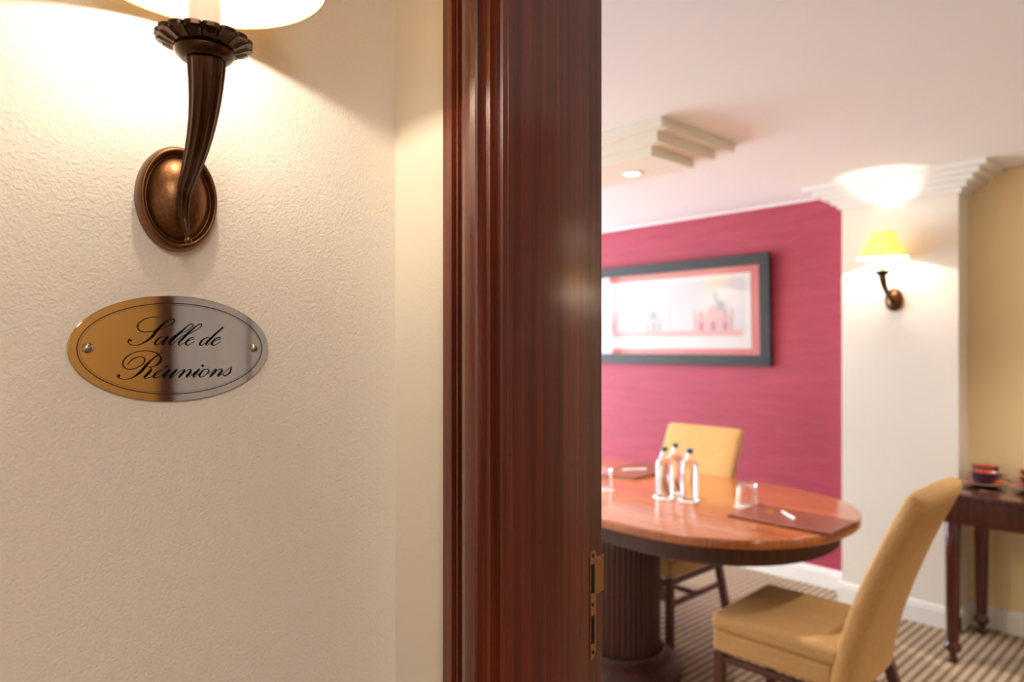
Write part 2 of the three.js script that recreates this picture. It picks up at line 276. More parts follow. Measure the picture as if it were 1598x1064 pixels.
// ---------------------------------------------------------------- wall lamps
function makeSconce() {
  const g = thing('wall_sconce_lamp', '', 'wall lamp', [0, 0, 0], 0, 'bronze horn wall lamps');
  // local frame: origin on the wall at the middle of the oval plate, z off the wall
  const cx = 0.2714, cy = EYE + 0.173;
  const plate = lathe([[1, 0], [1, 0.009], [0.985, 0.0135], [0.955, 0.0175], [0.915, 0.0195], [0.875, 0.0185], [0.845, 0.0155], [0.825, 0.0125], [0.805, 0.0118], [0.785, 0.0128], [0.72, 0.0175], [0.6, 0.0225], [0.4, 0.0275], [0.2, 0.0298], [0, 0.0303]].map(([r, y]) => [r, y * 1.0]), 72);
  plate.rotateX(Math.PI / 2); plate.scale(0.0445, 0.0615, 1); plate.computeVertexNormals();
  mesh('wall_plate', plate, M.bronze, g);
  // fluted horn: [px, py, width px] read from the photo; x drifts slightly, depth follows from the line of sight
  const rows = [[293.3, 371, 6], [290, 358, 12], [286.8, 338, 18], [288.2, 300, 23], [298.5, 263, 32], [308.7, 225.6, 39], [316, 188, 46], [320.3, 150, 53], [322, 113, 60], [322, 92, 63]];
  const pts = rows.map(([px, py, w]) => { const r = dir(px, py), x = 0.270 + (0.2585 - 0.270) * (373 - py) / 283, t = x / r.n, R = w * t / F / 2 / 1.1; return [x - cx, EYE + r.y * t - cy, D - r.d * t, R]; });
  const cur = new THREE.CatmullRomCurve3(pts.map((p) => new THREE.Vector3(p[0], p[1], p[2])));
  const NS = 70, NA = 120, pos = [], idx = [];
  for (let i = 0; i <= NS; i++) {
    const t = i / NS, c = cur.getPoint(t), tg = cur.getTangent(t), k = Math.min(rows.length - 2, Math.floor(t * (rows.length - 1))), q = t * (rows.length - 1) - k;
    const R = pts[k][3] + (pts[k + 1][3] - pts[k][3]) * q;
    const sx = new THREE.Vector3(1, 0, 0), sy = tg.clone().cross(sx).normalize(); sx.copy(sy).cross(tg).normalize();
    for (let j = 0; j <= NA; j++) {
      const a = (j / NA) * Math.PI * 2, fl = 1.02 - 0.1 * Math.pow(Math.abs(Math.sin(a * 6)), 0.75);
      pos.push(...c.clone().addScaledVector(sx, R * fl * Math.cos(a)).addScaledVector(sy, R * fl * Math.sin(a)).toArray());
    }
  }
  for (let i = 0; i < NS; i++) for (let j = 0; j < NA; j++) { const a = i * (NA + 1) + j, b = a + NA + 1; idx.push(a, b, a + 1, b, b + 1, a + 1); }
  const hg = new THREE.BufferGeometry(); hg.setAttribute('position', new THREE.Float32BufferAttribute(pos, 3)); hg.setIndex(idx); hg.computeVertexNormals();
  mesh('horn_arm', hg, M.bronzeDark, g);
  const ball = new THREE.SphereGeometry(0.0042, 20, 14); ball.translate(pts[0][0], pts[0][1] - 0.003, pts[0][2]); mesh('finial', ball, M.bronze, g);
  // scalloped drip pan
  const top = pts[pts.length - 1], ax = 0.2583 - cx, az = D - 1.0319 * 0.722, py0 = top[1] - 0.002;
  const collar = lathe([[0, 0], [0.0205, 0], [0.0235, 0.0015], [0.0275, 0.005], [0.0295, 0.0095], [0.0295, 0.0125], [0.02, 0.0125], [0, 0.0125]], 60); collar.translate(ax, py0, az);
  const pan = mesh('drip_pan', collar, M.bronzeDark, g);
  const NP = 16, nr = 14, ss = (v, a, b) => { const t = Math.min(1, Math.max(0, (v - a) / (b - a))); return t * t * (3 - 2 * t); };
  for (let p = 0; p < NP; p++) { // petals: hollow panels inside a raised rim
    const vp = [], id = [], m = 16;
    for (const dn of [0, 1]) for (let i = 0; i <= nr; i++) for (let j = 0; j <= m; j++) {
      const t = i / nr, s = j / m * 2 - 1, round = Math.sqrt(Math.max(0, 1 - Math.pow(Math.abs(s), 2.6)));
      const r = 0.022 + (0.0472 - 0.022) * t - (1 - round) * 0.0042 * t * t, a = (p + 0.5 + s * 0.497) / NP * Math.PI * 2;
      const rim = Math.max(ss(Math.abs(s), 0.62, 0.86) * (1 - 0.5 * ss(Math.abs(s), 0.9, 1)), ss(t, 0.8, 0.92));
      const y = 0.0085 + 0.0125 * Math.pow(t, 0.8) + (dn ? 0.0026 : -0.0021 * rim * Math.min(1, t * 2) + 0.0006);
      vp.push(ax + r * Math.cos(a), py0 + y, az + r * Math.sin(a));
    }
    const row = m + 1, lay = (nr + 1) * row;
    for (let i = 0; i < nr; i++) for (let j = 0; j < m; j++) { const a = i * row + j, b = a + row; id.push(a, a + 1, b, b, a + 1, b + 1, lay + a, lay + b, lay + a + 1, lay + b, lay + b + 1, lay + a + 1); }
    for (let j = 0; j < m; j++) { const a = nr * row + j; id.push(a, a + 1, lay + a, lay + a, a + 1, lay + a + 1); }
    for (let i = 0; i < nr; i++) for (const j of [0, m]) { const a = i * row + j; id.push(a, a + row, lay + a, lay + a, a + row, lay + a + row); }
    let pg = new THREE.BufferGeometry(); pg.setAttribute('position', new THREE.Float32BufferAttribute(vp, 3)); pg.setIndex(id);
    pg = toCreasedNormals(pg, 0.9); mesh('petal', pg, M.bronzeDark, pan);
  }
  const yr = EYE + 0.383 - cy, R0 = 0.123, R1 = 0.052, SH = 0.135;
  const tube = lathe([[0, 0], [0.0152, 0], [0.0152, yr + 0.012 - (py0 + 0.012)], [0, yr + 0.012 - (py0 + 0.012)]], 32); tube.translate(ax, py0 + 0.012, az);
  mesh('candle_tube', tube, M.candle, g);
  const bulbY = EYE + 0.425 - cy;
  const bulb = lathe([[0, -0.03], [0.006, -0.03], [0.011, -0.018], [0.0145, -0.002], [0.012, 0.014], [0.005, 0.03], [0, 0.036]], 24); bulb.translate(ax, bulbY, az);
  mesh('bulb', bulb, M.bulb, g);
  const sheet = (r0, r1, y0, y1) => { const s = lathe([[r0, y0], [r1, y1]], 96); s.translate(ax, yr, az); return s; };
  const shade = mesh('shade', sheet(R0, R1, 0, SH), M.shadeOuter, g); shade.userData.label = 'pale fabric cone shade';
  mesh('shade_lining', sheet(R0 - 0.0015, R1 - 0.0015, 0.0005, SH), M.shadeLining, shade);
  for (const [r, y] of [[R0 - 0.0006, 0], [R1 - 0.0006, SH]]) { const t = new THREE.TorusGeometry(r, 0.0009, 8, 110); t.rotateX(Math.PI / 2); t.translate(ax, yr + y, az); mesh('shade_ring', t, M.shadeRim, shade); }
  const wires = []; for (let k = 0; k < 3; k++) { const c = new THREE.CylinderGeometry(0.0008, 0.0008, R1, 6); c.rotateZ(Math.PI / 2); c.translate(R1 / 2, 0, 0); c.rotateY(k * 2.094 + 0.4); c.translate(ax, yr + SH - 0.004, az); wires.push(c); }
  mesh('shade_carrier', join(wires), M.bronzeDark, shade);
  const l = new THREE.PointLight(SCONCE_COLOR, SCONCE_CD, 0, 2); l.position.set(ax, bulbY, az); l.castShadow = true; l.shadow.radius = 0.6; l.shadow.bias = -0.001; l.name = 'lamp_light'; g.add(l);
  return g;
}
const sconce = makeSconce();
sconce.userData.label = 'bronze horn wall lamp lit above the oval name plate'; sconce.position.set(0.2714, EYE + 0.173, -D);
{
  const p = onX(1396, 468, PIL);
  copy(sconce, [PIL, p.y, p.z], -Math.PI / 2, 'bronze wall lamp with yellow shade on the off white pillar');
  copy(sconce, [PIL, p.y, 2.33], -Math.PI / 2, 'bronze wall lamp on the other pillar of the side table wall');
  copy(sconce, [WI, p.y, -4.4], Math.PI / 2, 'bronze wall lamp on the wall opposite the framed picture');
  copy(sconce, [WI, p.y, 1.9], Math.PI / 2, 'bronze wall lamp on the room wall behind the open door');
  copy(sconce, [2.3, p.y, ZNEAR], Math.PI, 'bronze wall lamp on the end wall opposite the window');
  copy(sconce, [W - 0.006, EYE + 0.173, 2.1], -Math.PI / 2, 'bronze wall lamp further along the corridor');
}

for (const o of scene.children) if (o.name.startsWith('wall_sconce_lamp_')) o.traverse((c) => { if (c.isLight) c.intensity = o.position.x < 0.6 ? SCONCE_CD : /off white pillar/.test(o.userData.label) ? PILLAR_LAMP_CD : ROOM_LAMP_CD; });

// ---------------------------------------------------------------- the oval name plate
{
  const zp = -D + 0.0035, c = onZ(262, 544, zp), l = onZ(105, 544, zp), r = onZ(419, 544, zp), cx = (l.x + r.x) / 2, a = (r.x - l.x) / 2, b = (onZ(262, 461, zp).y - onZ(262, 627, zp).y) / 2, cy = c.y;
  const g = thing('name_plate', 'oval polished brass plate engraved Salle de Réunions', 'sign', [cx, cy, -D]);
  const sh = new THREE.Shape(); sh.absellipse(0, 0, a - 0.0006, b - 0.0006, 0, Math.PI * 2);
  const pg = new THREE.ExtrudeGeometry(sh, { depth: 0.0022, bevelEnabled: true, bevelSize: 0.0006, bevelThickness: 0.0006, bevelSegments: 2, curveSegments: 96 }); pg.translate(0, 0, 0.0006);
  mesh('plate', pg, M.plateBrass, g);
  const zt = 0.0035;
  const ring = (q, w) => { const s = new THREE.Shape(); s.absellipse(0, 0, q * a + w, q * a + w - a + b, 0, Math.PI * 2); const h = new THREE.Path(); h.absellipse(0, 0, q * a, q * a - a + b, 0, Math.PI * 2); s.holes.push(h); const e = new THREE.ShapeGeometry(s, 96); e.translate(0, 0, zt); return e; };
  mesh('border_line', ring(0.915, 0.0011), M.ink, g);
  mesh('border_line', ring(0.9, 0.0003), M.ink, g);
  // script lettering: strokes as [x, y, pen width], in the pixels of four 15.98x enlargements
  const A = [190, 485], B = [260, 490], C = [180, 540], E = [270, 540];
  const strokes = [
    [A, [925, 170, 14], [800, 155, 16], [650, 175, 20], [530, 230, 24], [430, 310, 30], [392, 400, 34], [430, 475, 30], [520, 520, 22], [650, 525, 18], [780, 505, 16], [880, 478, 14], [960, 462, 14], [1060, 425, 16], [1190, 362, 20], [1285, 295, 28], [1318, 235, 32], [1265, 198, 22], [1180, 225, 22], [1080, 295, 40], [950, 405, 56], [850, 515, 66], [760, 640, 64], [660, 725, 48], [560, 790, 34], [430, 845, 24], [300, 857, 18], [205, 832, 24], [160, 775, 28], [185, 722, 40], [225, 738, 56]],
    [A, [1090, 672, 16], [1035, 648, 18], [960, 662, 26], [870, 735, 46], [828, 810, 50], [855, 850, 26], [925, 820, 16], [1020, 740, 14], [1100, 680, 16]],
    [A, [1150, 650, 50], [1080, 730, 58], [1010, 812, 48], [1022, 846, 26], [1100, 795, 15], [1250, 660, 14]],
    [B, [80, 640, 12], [200, 535, 16], [350, 482, 18], [480, 432, 18], [600, 345, 20], [660, 275, 28], [620, 243, 24], [540, 285, 26], [420, 392, 44], [300, 494, 58], [180, 604, 62], [92, 700, 52], [75, 752, 40], [112, 774, 24], [200, 705, 15], [330, 585, 14]],
    [B, [330, 585, 12], [430, 525, 14], [560, 490, 18], [700, 422, 18], [820, 345, 20], [876, 270, 28], [840, 243, 26], [760, 285, 28], [640, 384, 44], [520, 494, 58], [410, 604, 62], [322, 692, 52], [304, 752, 40], [342, 774, 24], [430, 715, 15], [500, 672, 14]],
    [B, [500, 672, 14], [600, 650, 15], [680, 612, 22], [668, 583, 22], [590, 602, 28], [512, 672, 50], [478, 740, 52], [512, 774, 28], [600, 742, 17], [705, 676, 14]],
    [B, [1085, 606, 18], [1020, 583, 22], [930, 622, 34], [852, 702, 50], [832, 757, 48], [872, 778, 26], [950, 730, 17], [1060, 632, 17]],
    [B, [1405, 333, 42], [1300, 424, 44], [1180, 534, 50], [1070, 642, 56], [990, 730, 52], [984, 770, 34], [1032, 768, 18], [1150, 682, 14]],
    [B, [1150, 682, 14], [1260, 645, 15], [1342, 604, 22], [1322, 582, 22], [1240, 604, 30], [1160, 682, 50], [1128, 744, 52], [1170, 776, 28], [1260, 745, 17], [1360, 680, 14]],
    [C, [305, 462, 20], [360, 392, 24], [450, 318, 28], [560, 272, 22], [650, 270, 20], [720, 302, 32], [738, 352, 36], [700, 430, 28], [590, 510, 20], [450, 565, 20], [330, 577, 22], [228, 530, 30], [185, 450, 34], [203, 370, 34], [280, 272, 28], [400, 192, 22], [540, 142, 18], [700, 118, 20], [860, 126, 22], [1000, 162, 26], [1090, 222, 32], [1142, 300, 46], [1128, 370, 50], [1060, 450, 42], [970, 500, 26], [890, 520, 18], [800, 506, 16]],
    [C, [1190, 150, 12], [1070, 212, 26], [950, 302, 34], [840, 402, 50], [750, 502, 64], [650, 622, 64], [540, 712, 48], [430, 782, 30], [320, 820, 20], [200, 828, 18], [110, 800, 22], [62, 752, 44], [88, 738, 74]],
    [C, [850, 522, 18], [900, 562, 36], [870, 622, 58], [790, 712, 62], [728, 772, 46], [742, 804, 24], [830, 788, 17], [960, 738, 14]],
    [C, [960, 738, 14], [1060, 690, 15], [1150, 622, 22], [1138, 594, 20], [1060, 632, 28], [978, 712, 54], [958, 770, 52], [1002, 794, 25], [1090, 760, 17], [1230, 660, 14]],
    [C, [1222, 542, 24], [1300, 500, 44]],
    [C, [1350, 590, 50], [1270, 680, 58], [1192, 762, 50], [1204, 798, 25], [1290, 740, 15], [1440, 620, 14]],
    [C, [1530, 590, 50], [1450, 680, 58], [1372, 760, 50], [1392, 794, 25], [1480, 740, 15], [1600, 640, 13]],
    [E, [100, 690, 13], [200, 610, 18], [290, 590, 30], [240, 672, 58], [150, 772, 50]],
    [E, [160, 755, 13], [280, 660, 15], [390, 588, 22], [448, 602, 38], [420, 670, 58], [342, 748, 50], [354, 778, 25], [440, 738, 15], [560, 635, 14]],
    [E, [655, 580, 46], [580, 660, 58], [508, 738, 50], [528, 774, 25], [610, 720, 15], [700, 640, 13]],
    [E, [738, 492, 62], [744, 488, 62]],
    [E, [860, 577, 20], [780, 582, 28], [702, 660, 50], [662, 730, 52], [692, 773, 26], [780, 740, 20], [868, 662, 28], [892, 602, 32], [858, 577, 20]],
    [E, [870, 672, 14], [910, 672, 14], [1000, 605, 17], [1078, 575, 28], [1060, 622, 54], [990, 692, 58], [922, 764, 40]],
    [E, [930, 748, 13], [1060, 640, 15], [1170, 572, 20], [1228, 592, 38], [1190, 660, 58], [1122, 728, 50], [1142, 754, 25], [1215, 705, 15], [1340, 605, 15], [1465, 508, 18]],
    [E, [1450, 525, 18], [1440, 590, 44], [1425, 652, 48], [1360, 710, 34], [1292, 742, 34], [1254, 715, 36]],
  ];
  const vp = [], id = [];
  for (const [off, ...p] of strokes) {
    const cv = new THREE.CatmullRomCurve3(p.map((q) => new THREE.Vector3(off[0] + q[0] / 15.98, off[1] + q[1] / 15.98, q[2] / 15.98)), false, 'centripetal');
    const n = (p.length - 1) * 7, s0 = vp.length / 3;
    for (let i = 0; i <= n; i++) {
      const q = cv.getPoint(i / n), tq = cv.getTangent(i / n), ln = Math.hypot(tq.x, tq.y) || 1, nx = -tq.y / ln, ny = tq.x / ln, w = q.z * 0.5;
      for (const s of [1, -1]) { const w3 = onZ(q.x + nx * w * s, q.y + ny * w * s, -D + zt); vp.push(w3.x - cx, w3.y - cy, zt + 0.00004); }
      if (i < n) { const k = s0 + i * 2; id.push(k, k + 1, k + 2, k + 2, k + 1, k + 3); }
    }
    for (const e of [p[0], p[p.length - 1]]) { // round stroke ends
      const k = vp.length / 3, x = off[0] + e[0] / 15.98, y = off[1] + e[1] / 15.98, w = e[2] / 15.98 * 0.5;
      for (let j = 0; j < 12; j++) { const w3 = onZ(x + w * Math.cos(j * Math.PI / 6), y + w * Math.sin(j * Math.PI / 6), -D + zt); vp.push(w3.x - cx, w3.y - cy, zt + 0.00004); }
      for (let j = 1; j < 11; j++) id.push(k, k + j, k + j + 1);
    }
  }
  const tg = new THREE.BufferGeometry(); tg.setAttribute('position', new THREE.Float32BufferAttribute(vp, 3)); tg.setIndex(id);
  tg.setAttribute('normal', new THREE.Float32BufferAttribute(vp.map((_, i) => (i % 3 === 2 ? 1 : 0)), 3));
  mesh('lettering', tg, M.ink, g).userData.label = 'black engraved script reading Salle de Réunions';
  for (const px of [137, 397]) { const w = onZ(px, 543, -D + zt), s = lathe([[0, 0.0036], [0.0018, 0.0034], [0.0036, 0.0028], [0.0052, 0.0014], [0.0057, 0]], 28); s.rotateX(Math.PI / 2); s.translate(w.x - cx, w.y - cy, zt); mesh('screw', s, M.steel, g); }
}

// ---------------------------------------------------------------- framed picture
{
  const x = RED - 0.03, z1 = -2.087, z0 = -3.845, y0 = 1.293, y1 = 2.005, w = z1 - z0, h = y1 - y0, fw = 0.07, tilt = 0.035;
  const g = thing('framed_picture', 'wide black framed drawing of palaces on the red wall', 'picture', [RED - 0.004, y0, (z0 + z1) / 2], -Math.PI / 2);
  // local: x along the wall, y up, z into the room; hung leaning slightly forward
  g.rotation.order = 'YXZ'; g.rotation.x = tilt;
  mesh('frame', join([box(-w / 2, w / 2, 0, fw, 0, 0.026, 0.002), box(-w / 2, w / 2, h - fw, h, 0, 0.026, 0.002), box(-w / 2, -w / 2 + fw, fw, h - fw, 0, 0.026, 0.002), box(w / 2 - fw, w / 2, fw, h - fw, 0, 0.026, 0.002)]), M.frameBlack, g);
  mesh('red_mount', box(-w / 2 + fw, w / 2 - fw, fw, h - fw, 0.002, 0.010), M.matRed, g);
  const cv = document.createElement('canvas'); cv.width = 1600; cv.height = 560; const c = cv.getContext('2d');
  c.fillStyle = '#cfc9c9'; c.fillRect(0, 0, 1600, 560);
  c.fillStyle = '#c0babe'; c.fillRect(40, 36, 1520, 420);
  c.fillStyle = '#cc8f8e'; c.fillRect(60, 420, 1480, 46);
  const tower = (x, w, b, t, col) => { c.fillStyle = col; c.fillRect(x - w / 2, t, w, b - t); c.beginPath(); c.moveTo(x - w * 0.8, t); c.lineTo(x, t - w * 2.2); c.lineTo(x + w * 0.8, t); c.fill(); };
  const dome = (x, r, b, col) => { c.fillStyle = col; c.beginPath(); c.moveTo(x - r * 0.9, b); c.quadraticCurveTo(x - r * 1.25, b - r * 0.8, x, b - r * 1.9); c.quadraticCurveTo(x + r * 1.25, b - r * 0.8, x + r * 0.9, b); c.fill(); };
  // a pale hall in the middle, a rose hall on either side
  tower(655, 12, 420, 250, '#a49ea8'); tower(945, 12, 420, 250, '#a49ea8');
  c.fillStyle = '#aea8b1'; c.fillRect(720, 320, 160, 100); dome(800, 40, 320, '#9a94a0'); dome(740, 16, 320, '#a8a2ac'); dome(860, 16, 320, '#a8a2ac');
  c.fillStyle = '#857f8c'; c.fillRect(790, 350, 22, 70); c.fillStyle = '#938d99'; c.fillRect(740, 360, 18, 60); c.fillRect(842, 360, 18, 60);
  for (const m of [290, 1310]) {
    c.fillStyle = '#c49898'; c.fillRect(m - 150, 330, 300, 90); dome(m, 58, 330, '#c89a98'); dome(m - 95, 34, 330, '#c09092'); dome(m + 95, 34, 330, '#c09092'); tower(m - 150, 14, 420, 280, '#b4848a'); tower(m + 150, 14, 420, 280, '#b4848a');
    c.fillStyle = '#a65a68'; for (const k of [-95, 0, 95]) c.fillRect(m + k - 16, 355, 32, 65);
  }
  const ct = new THREE.CanvasTexture(cv); ct.colorSpace = THREE.SRGBColorSpace;
  const pw = 1.494, ph = h - 2 * fw - 0.085, pr = new THREE.BoxGeometry(pw, ph, 0.002); pr.translate(0, fw + 0.0415 + ph / 2, 0.0115);
  mesh('print', pr, [M.paper, M.paper, M.paper, M.paper, std({ map: ct, roughness: 0.8 }), M.paper], g).userData.label = 'pale print of domed palaces above a rose terrace';
  mesh('glazing', box(-w / 2 + fw - 0.003, w / 2 - fw + 0.003, fw - 0.003, h - fw + 0.003, 0.016, 0.018), M.pane, g);
}

// ---------------------------------------------------------------- oval table
const TX = 2.665, TY = 0.75;
function stadium(r, zA, zB) { // rounded ends along z, in (x, -z) of a shape
  const s = new THREE.Shape(), q = 48, pts = [];
  const pw = (v, e) => Math.sign(v) * Math.pow(Math.abs(v), e);
  for (let i = 0; i <= q; i++) { const a = i / q * Math.PI; pts.push([r * pw(Math.cos(a), 0.92), zA + r * pw(Math.sin(a), 0.92)]); }
  for (let i = 0; i <= q; i++) { const a = Math.PI + i / q * Math.PI; pts.push([r * pw(Math.cos(a), 0.92), zB + r * pw(Math.sin(a), 0.92)]); }
  pts.forEach(([x, y], i) => (i ? s.lineTo(x, y) : s.moveTo(x, y))); return s;
}
{
  const zc = -2.55, g = thing('conference_table', 'polished oval wooden meeting table on fluted pedestals', 'table', [TX, 0, zc]);
  const R = 0.57, zt = -1.045 - R; // centre of the near rounded end
  const half = zt - zc; // shape y runs along +z
  const slab = (r, y0, y1, bevel) => { const e = new THREE.ExtrudeGeometry(stadium(r - bevel, half, -half), { depth: y1 - y0 - 2 * bevel, bevelEnabled: bevel > 0, bevelSize: bevel, bevelThickness: bevel, bevelSegments: 4, curveSegments: 1 }); e.rotateX(Math.PI / 2); e.translate(0, y1 - bevel, 0); return boxUV(toCreasedNormals(e, 0.7)); };
  mesh('table_top', slab(R, TY - 0.036, TY, 0.008), M.cherry, g);
  mesh('apron', slab(R - 0.075, TY - 0.115, TY - 0.036, 0), M.apronWood, g);
  for (const [px, pz] of [[2.445, -1.93], [2.445, -3.17]]) {
    const nf = 46, na = nf * 6, r0 = 0.172, pos = [], id = [], y0 = 0.1, y1 = TY - 0.115;
    for (const y of [y0, y1]) for (let j = 0; j <= na; j++) { const a = j / na * 2 * Math.PI, r = r0 - 0.006 * Math.pow(Math.abs(Math.cos(a * nf / 2)), 3); pos.push(r * Math.cos(a), y, r * Math.sin(a)); }
    for (let j = 0; j < na; j++) id.push(j, na + 1 + j, j + 1, na + 1 + j, na + 2 + j, j + 1);
    let cg = new THREE.BufferGeometry(); cg.setAttribute('position', new THREE.Float32BufferAttribute(pos, 3)); cg.setIndex(id); cg.computeVertexNormals(); cg = boxUV(cg); cg.translate(px - TX, 0, pz - zc);
    const col = mesh('pedestal', cg, M.apronWood, g);
    let b = lathe([[0, 0.118], [0.182, 0.118], [0.186, 0.112], [0.188, 0.1], [0.21, 0.092], [0.235, 0.075], [0.255, 0.05], [0.264, 0.028], [0.265, 0.0], [0, 0]], 72); b.translate(px - TX, 0, pz - zc); mesh('pedestal_foot', boxUV(b), M.apronWood, col);
  }
}

// ---------------------------------------------------------------- chairs
function makeChair() {
  const g = thing('dining_chair', 'golden woven fabric chair at the rounded end of the table', 'chair', [0, 0, 0], 0, 'golden upholstered chairs');
  const w = 0.225; // half width; the sitter faces -z
  const seat = new RoundedBoxGeometry(2 * w, 0.062, 0.45, 6, 0.024); const p = seat.attributes.position;
  for (let i = 0; i < p.count; i++) { const x = p.getX(i) / w, z = p.getZ(i) / 0.225; if (p.getY(i) > 0) p.setY(i, p.getY(i) + 0.014 * (1 - x * x) * (1 - z * z)); }
  seat.computeVertexNormals(); seat.translate(0, 0.44, 0); mesh('seat_cushion', boxUV(seat), M.fabric, g);
  mesh('seat_base', box(-w + 0.004, w - 0.004, 0.335, 0.412, -0.218, 0.20, 0.016), M.fabric, g);
  // backrest: rounded sheet along a leaning, slightly bowed line
  const NB = 26, NW = 20, back = (t) => ({ y: 0.325 + 0.625 * t, z: 0.215 + 0.02 * t + 0.19 * Math.pow(t, 1.5) }), pos = [], id = [], ring = [];
  const T = 0.036, NR = 4 * 8;
  for (let k = 0; k < NR; k++) { const a = k / NR * 2 * Math.PI, c = Math.cos(a), s = Math.sin(a), e = 0.28; ring.push([Math.sign(c) * Math.pow(Math.abs(c), e), Math.sign(s) * Math.pow(Math.abs(s), 0.5)]); }
  for (let i = 0; i <= NB + 4; i++) {
    const over = Math.max(0, i - NB) / 4, t = Math.min(1, i / NB), b = back(t), th = T * (1 - 0.12 * t) * Math.sqrt(1 - over * over * 0.96), lift = 0.03 * Math.sin(over * Math.PI / 2), nar = 1 - 0.06 * over * over;
    for (const [rx, rz] of ring) pos.push(rx * (w + 0.003) * nar, b.y + lift - 0.35 * rz * th, b.z + rz * th + lift * 0.4);
  }
  for (let i = 0; i < NB + 4; i++) for (let k = 0; k < NR; k++) { const a = i * NR + k, b = i * NR + (k + 1) % NR; id.push(a, a + NR, b, a + NR, b + NR, b); }
  for (const [base, flip] of [[0, 1], [(NB + 4) * NR, 0]]) for (let k = 1; k < NR - 1; k++) flip ? id.push(base, base + k, base + k + 1) : id.push(base, base + k + 1, base + k);
  let bg = new THREE.BufferGeometry(); bg.setAttribute('position', new THREE.Float32BufferAttribute(pos, 3)); bg.setIndex(id); bg = toCreasedNormals(bg, 1.0); mesh('backrest', boxUV(bg), M.fabric, g);
  for (const s of [-1, 1]) {
    mesh('leg', box(s * (w - 0.04), s * (w - 0.006), 0, 0.338, -0.214, -0.18, 0.004), M.chairWood, g);
    const rl = box(-0.017, 0.017, 0, 0.36, -0.018, 0.018, 0.004), q = rl.attributes.position; for (let i = 0; i < q.count; i++) q.setZ(i, q.getZ(i) + 0.215 + 0.11 * Math.pow(Math.max(0, 1 - q.getY(i) / 0.36), 1.3)); rl.translate(s * (w - 0.023), 0, 0); mesh('leg', rl, M.chairWood, g);
    mesh('seat_rail', box(s * (w - 0.034), s * (w - 0.012), 0.3, 0.325, -0.19, 0.225, 0.008), M.chairWood, g);
    mesh('stretcher', box(s * (w - 0.032), s * (w - 0.014), 0.2, 0.222, -0.19, 0.255, 0.004), M.chairWood, g);
  }
  mesh('seat_rail', box(-w + 0.03, w - 0.03, 0.3, 0.325, -0.21, -0.19, 0.008), M.chairWood, g);
  mesh('stretcher', box(-w + 0.02, w - 0.02, 0.2, 0.222, 0.02, 0.04, 0.004), M.chairWood, g);
  return g;
}
const chair = makeChair(); chair.position.set(2.447, 0, -1.13); chair.rotation.y = 0.03;
copy(chair, [2.955, 0, -2.09], Math.PI / 2, 'golden woven fabric chair between the table and the red wall');

// ---------------------------------------------------------------- on the table
const coaster = (() => { const g = lathe([[0, 0.0012], [0.05, 0.0012], [0.0505, 0.0006], [0.0505, 0], [0, 0]], 40); return g; })();
const bottleOut = [[0, 0], [0.033, 0], [0.0365, 0.003], [0.0365, 0.142], [0.0348, 0.153], [0.027, 0.166], [0.0185, 0.177], [0.0148, 0.187], [0.0135, 0.205], [0.0135, 0.209]];
const bottleIn = [[0.0115, 0.209], [0.0115, 0.2], [0.0128, 0.187], [0.0162, 0.177], [0.0248, 0.165], [0.0326, 0.152], [0.0343, 0.142], [0.0343, 0.008], [0.03, 0.006], [0, 0.006]];
const waterPts = [[0, 0.0065], [0.0338, 0.0085], [0.0338, 0.142], [0.0321, 0.1515], [0.0244, 0.164], [0.019, 0.17], [0, 0.17]];
function bottle(pos, cap, label) {
  tag(mesh('coaster', coaster, M.paper).translateX(pos[0]).translateY(TY).translateZ(pos[1]), 'white round paper coaster ' + label.split('|')[1], 'coaster', 'paper coasters');
  const g = thing('water_bottle', label.split('|')[0], 'bottle', [pos[0], TY + 0.0012, pos[1]], pos[2] ?? 0, 'glass water bottles');
  mesh('glass_body', lathe([...bottleOut, ...bottleIn], 40), M.glass, g);
  mesh('water', lathe(waterPts, 36), M.water, g);
  mesh('cap', lathe([[0, 0.222], [0.012, 0.222], [0.0145, 0.22], [0.0148, 0.204], [0.014, 0.204], [0.014, 0.21], [0, 0.21]], 28), cap, g);
  const lb = new THREE.CylinderGeometry(0.0368, 0.0368, 0.05, 24, 1, true, 2.6, 1.5); lb.translate(0, 0.075, 0);
  mesh('label_print', lb, M.labelPrint, g);
}
{
  const cv = document.createElement('canvas'); cv.width = 128; cv.height = 128; const c = cv.getContext('2d');
  c.clearRect(0, 0, 128, 128); c.fillStyle = 'rgba(240,240,236,0.55)'; c.fillRect(6, 6, 116, 60); c.fillStyle = 'rgba(70,110,60,0.9)'; c.beginPath(); c.moveTo(40, 110); c.lineTo(64, 72); c.lineTo(90, 110); c.fill();
  const t = new THREE.CanvasTexture(cv); t.colorSpace = THREE.SRGBColorSpace;
  M.labelPrint = std({ map: t, transparent: true, roughness: 0.6, side: THREE.DoubleSide });
}
bottle([2.605, -1.812, 0], M.capGreen, 'green capped glass water bottle beside the blue capped one|under the green capped bottle beside the blue capped one');
bottle([2.738, -1.845, 0.3], M.capGreen, 'green capped glass water bottle behind the other two bottles|under the bottle behind the other two');
bottle([2.637, -1.703, 0.2], M.capBlue, 'blue capped glass water bottle|under the blue capped bottle');
function tumbler(x, z, which) {
  tag(mesh('coaster', coaster, M.paper).translateX(x).translateY(TY).translateZ(z), 'white round paper coaster under the upturned glass ' + which, 'coaster', 'paper coasters');
  const g = tag(mesh('tumbler', lathe([[0.0400, 0], [0.0415, 0.001], [0.0335, 0.094], [0.031, 0.097], [0, 0.097], [0, 0.084], [0.028, 0.084], [0.0305, 0.080], [0.0385, 0.001], [0.0400, 0]], 48), M.glass), 'upturned clear glass tumbler ' + which, 'glass', 'upturned tumblers');
  g.position.set(x, TY + 0.0012, z); g.scale.set(1.13, 1, 1.13);
}
tumbler(2.705, -1.472, 'beside the folder at the table end');
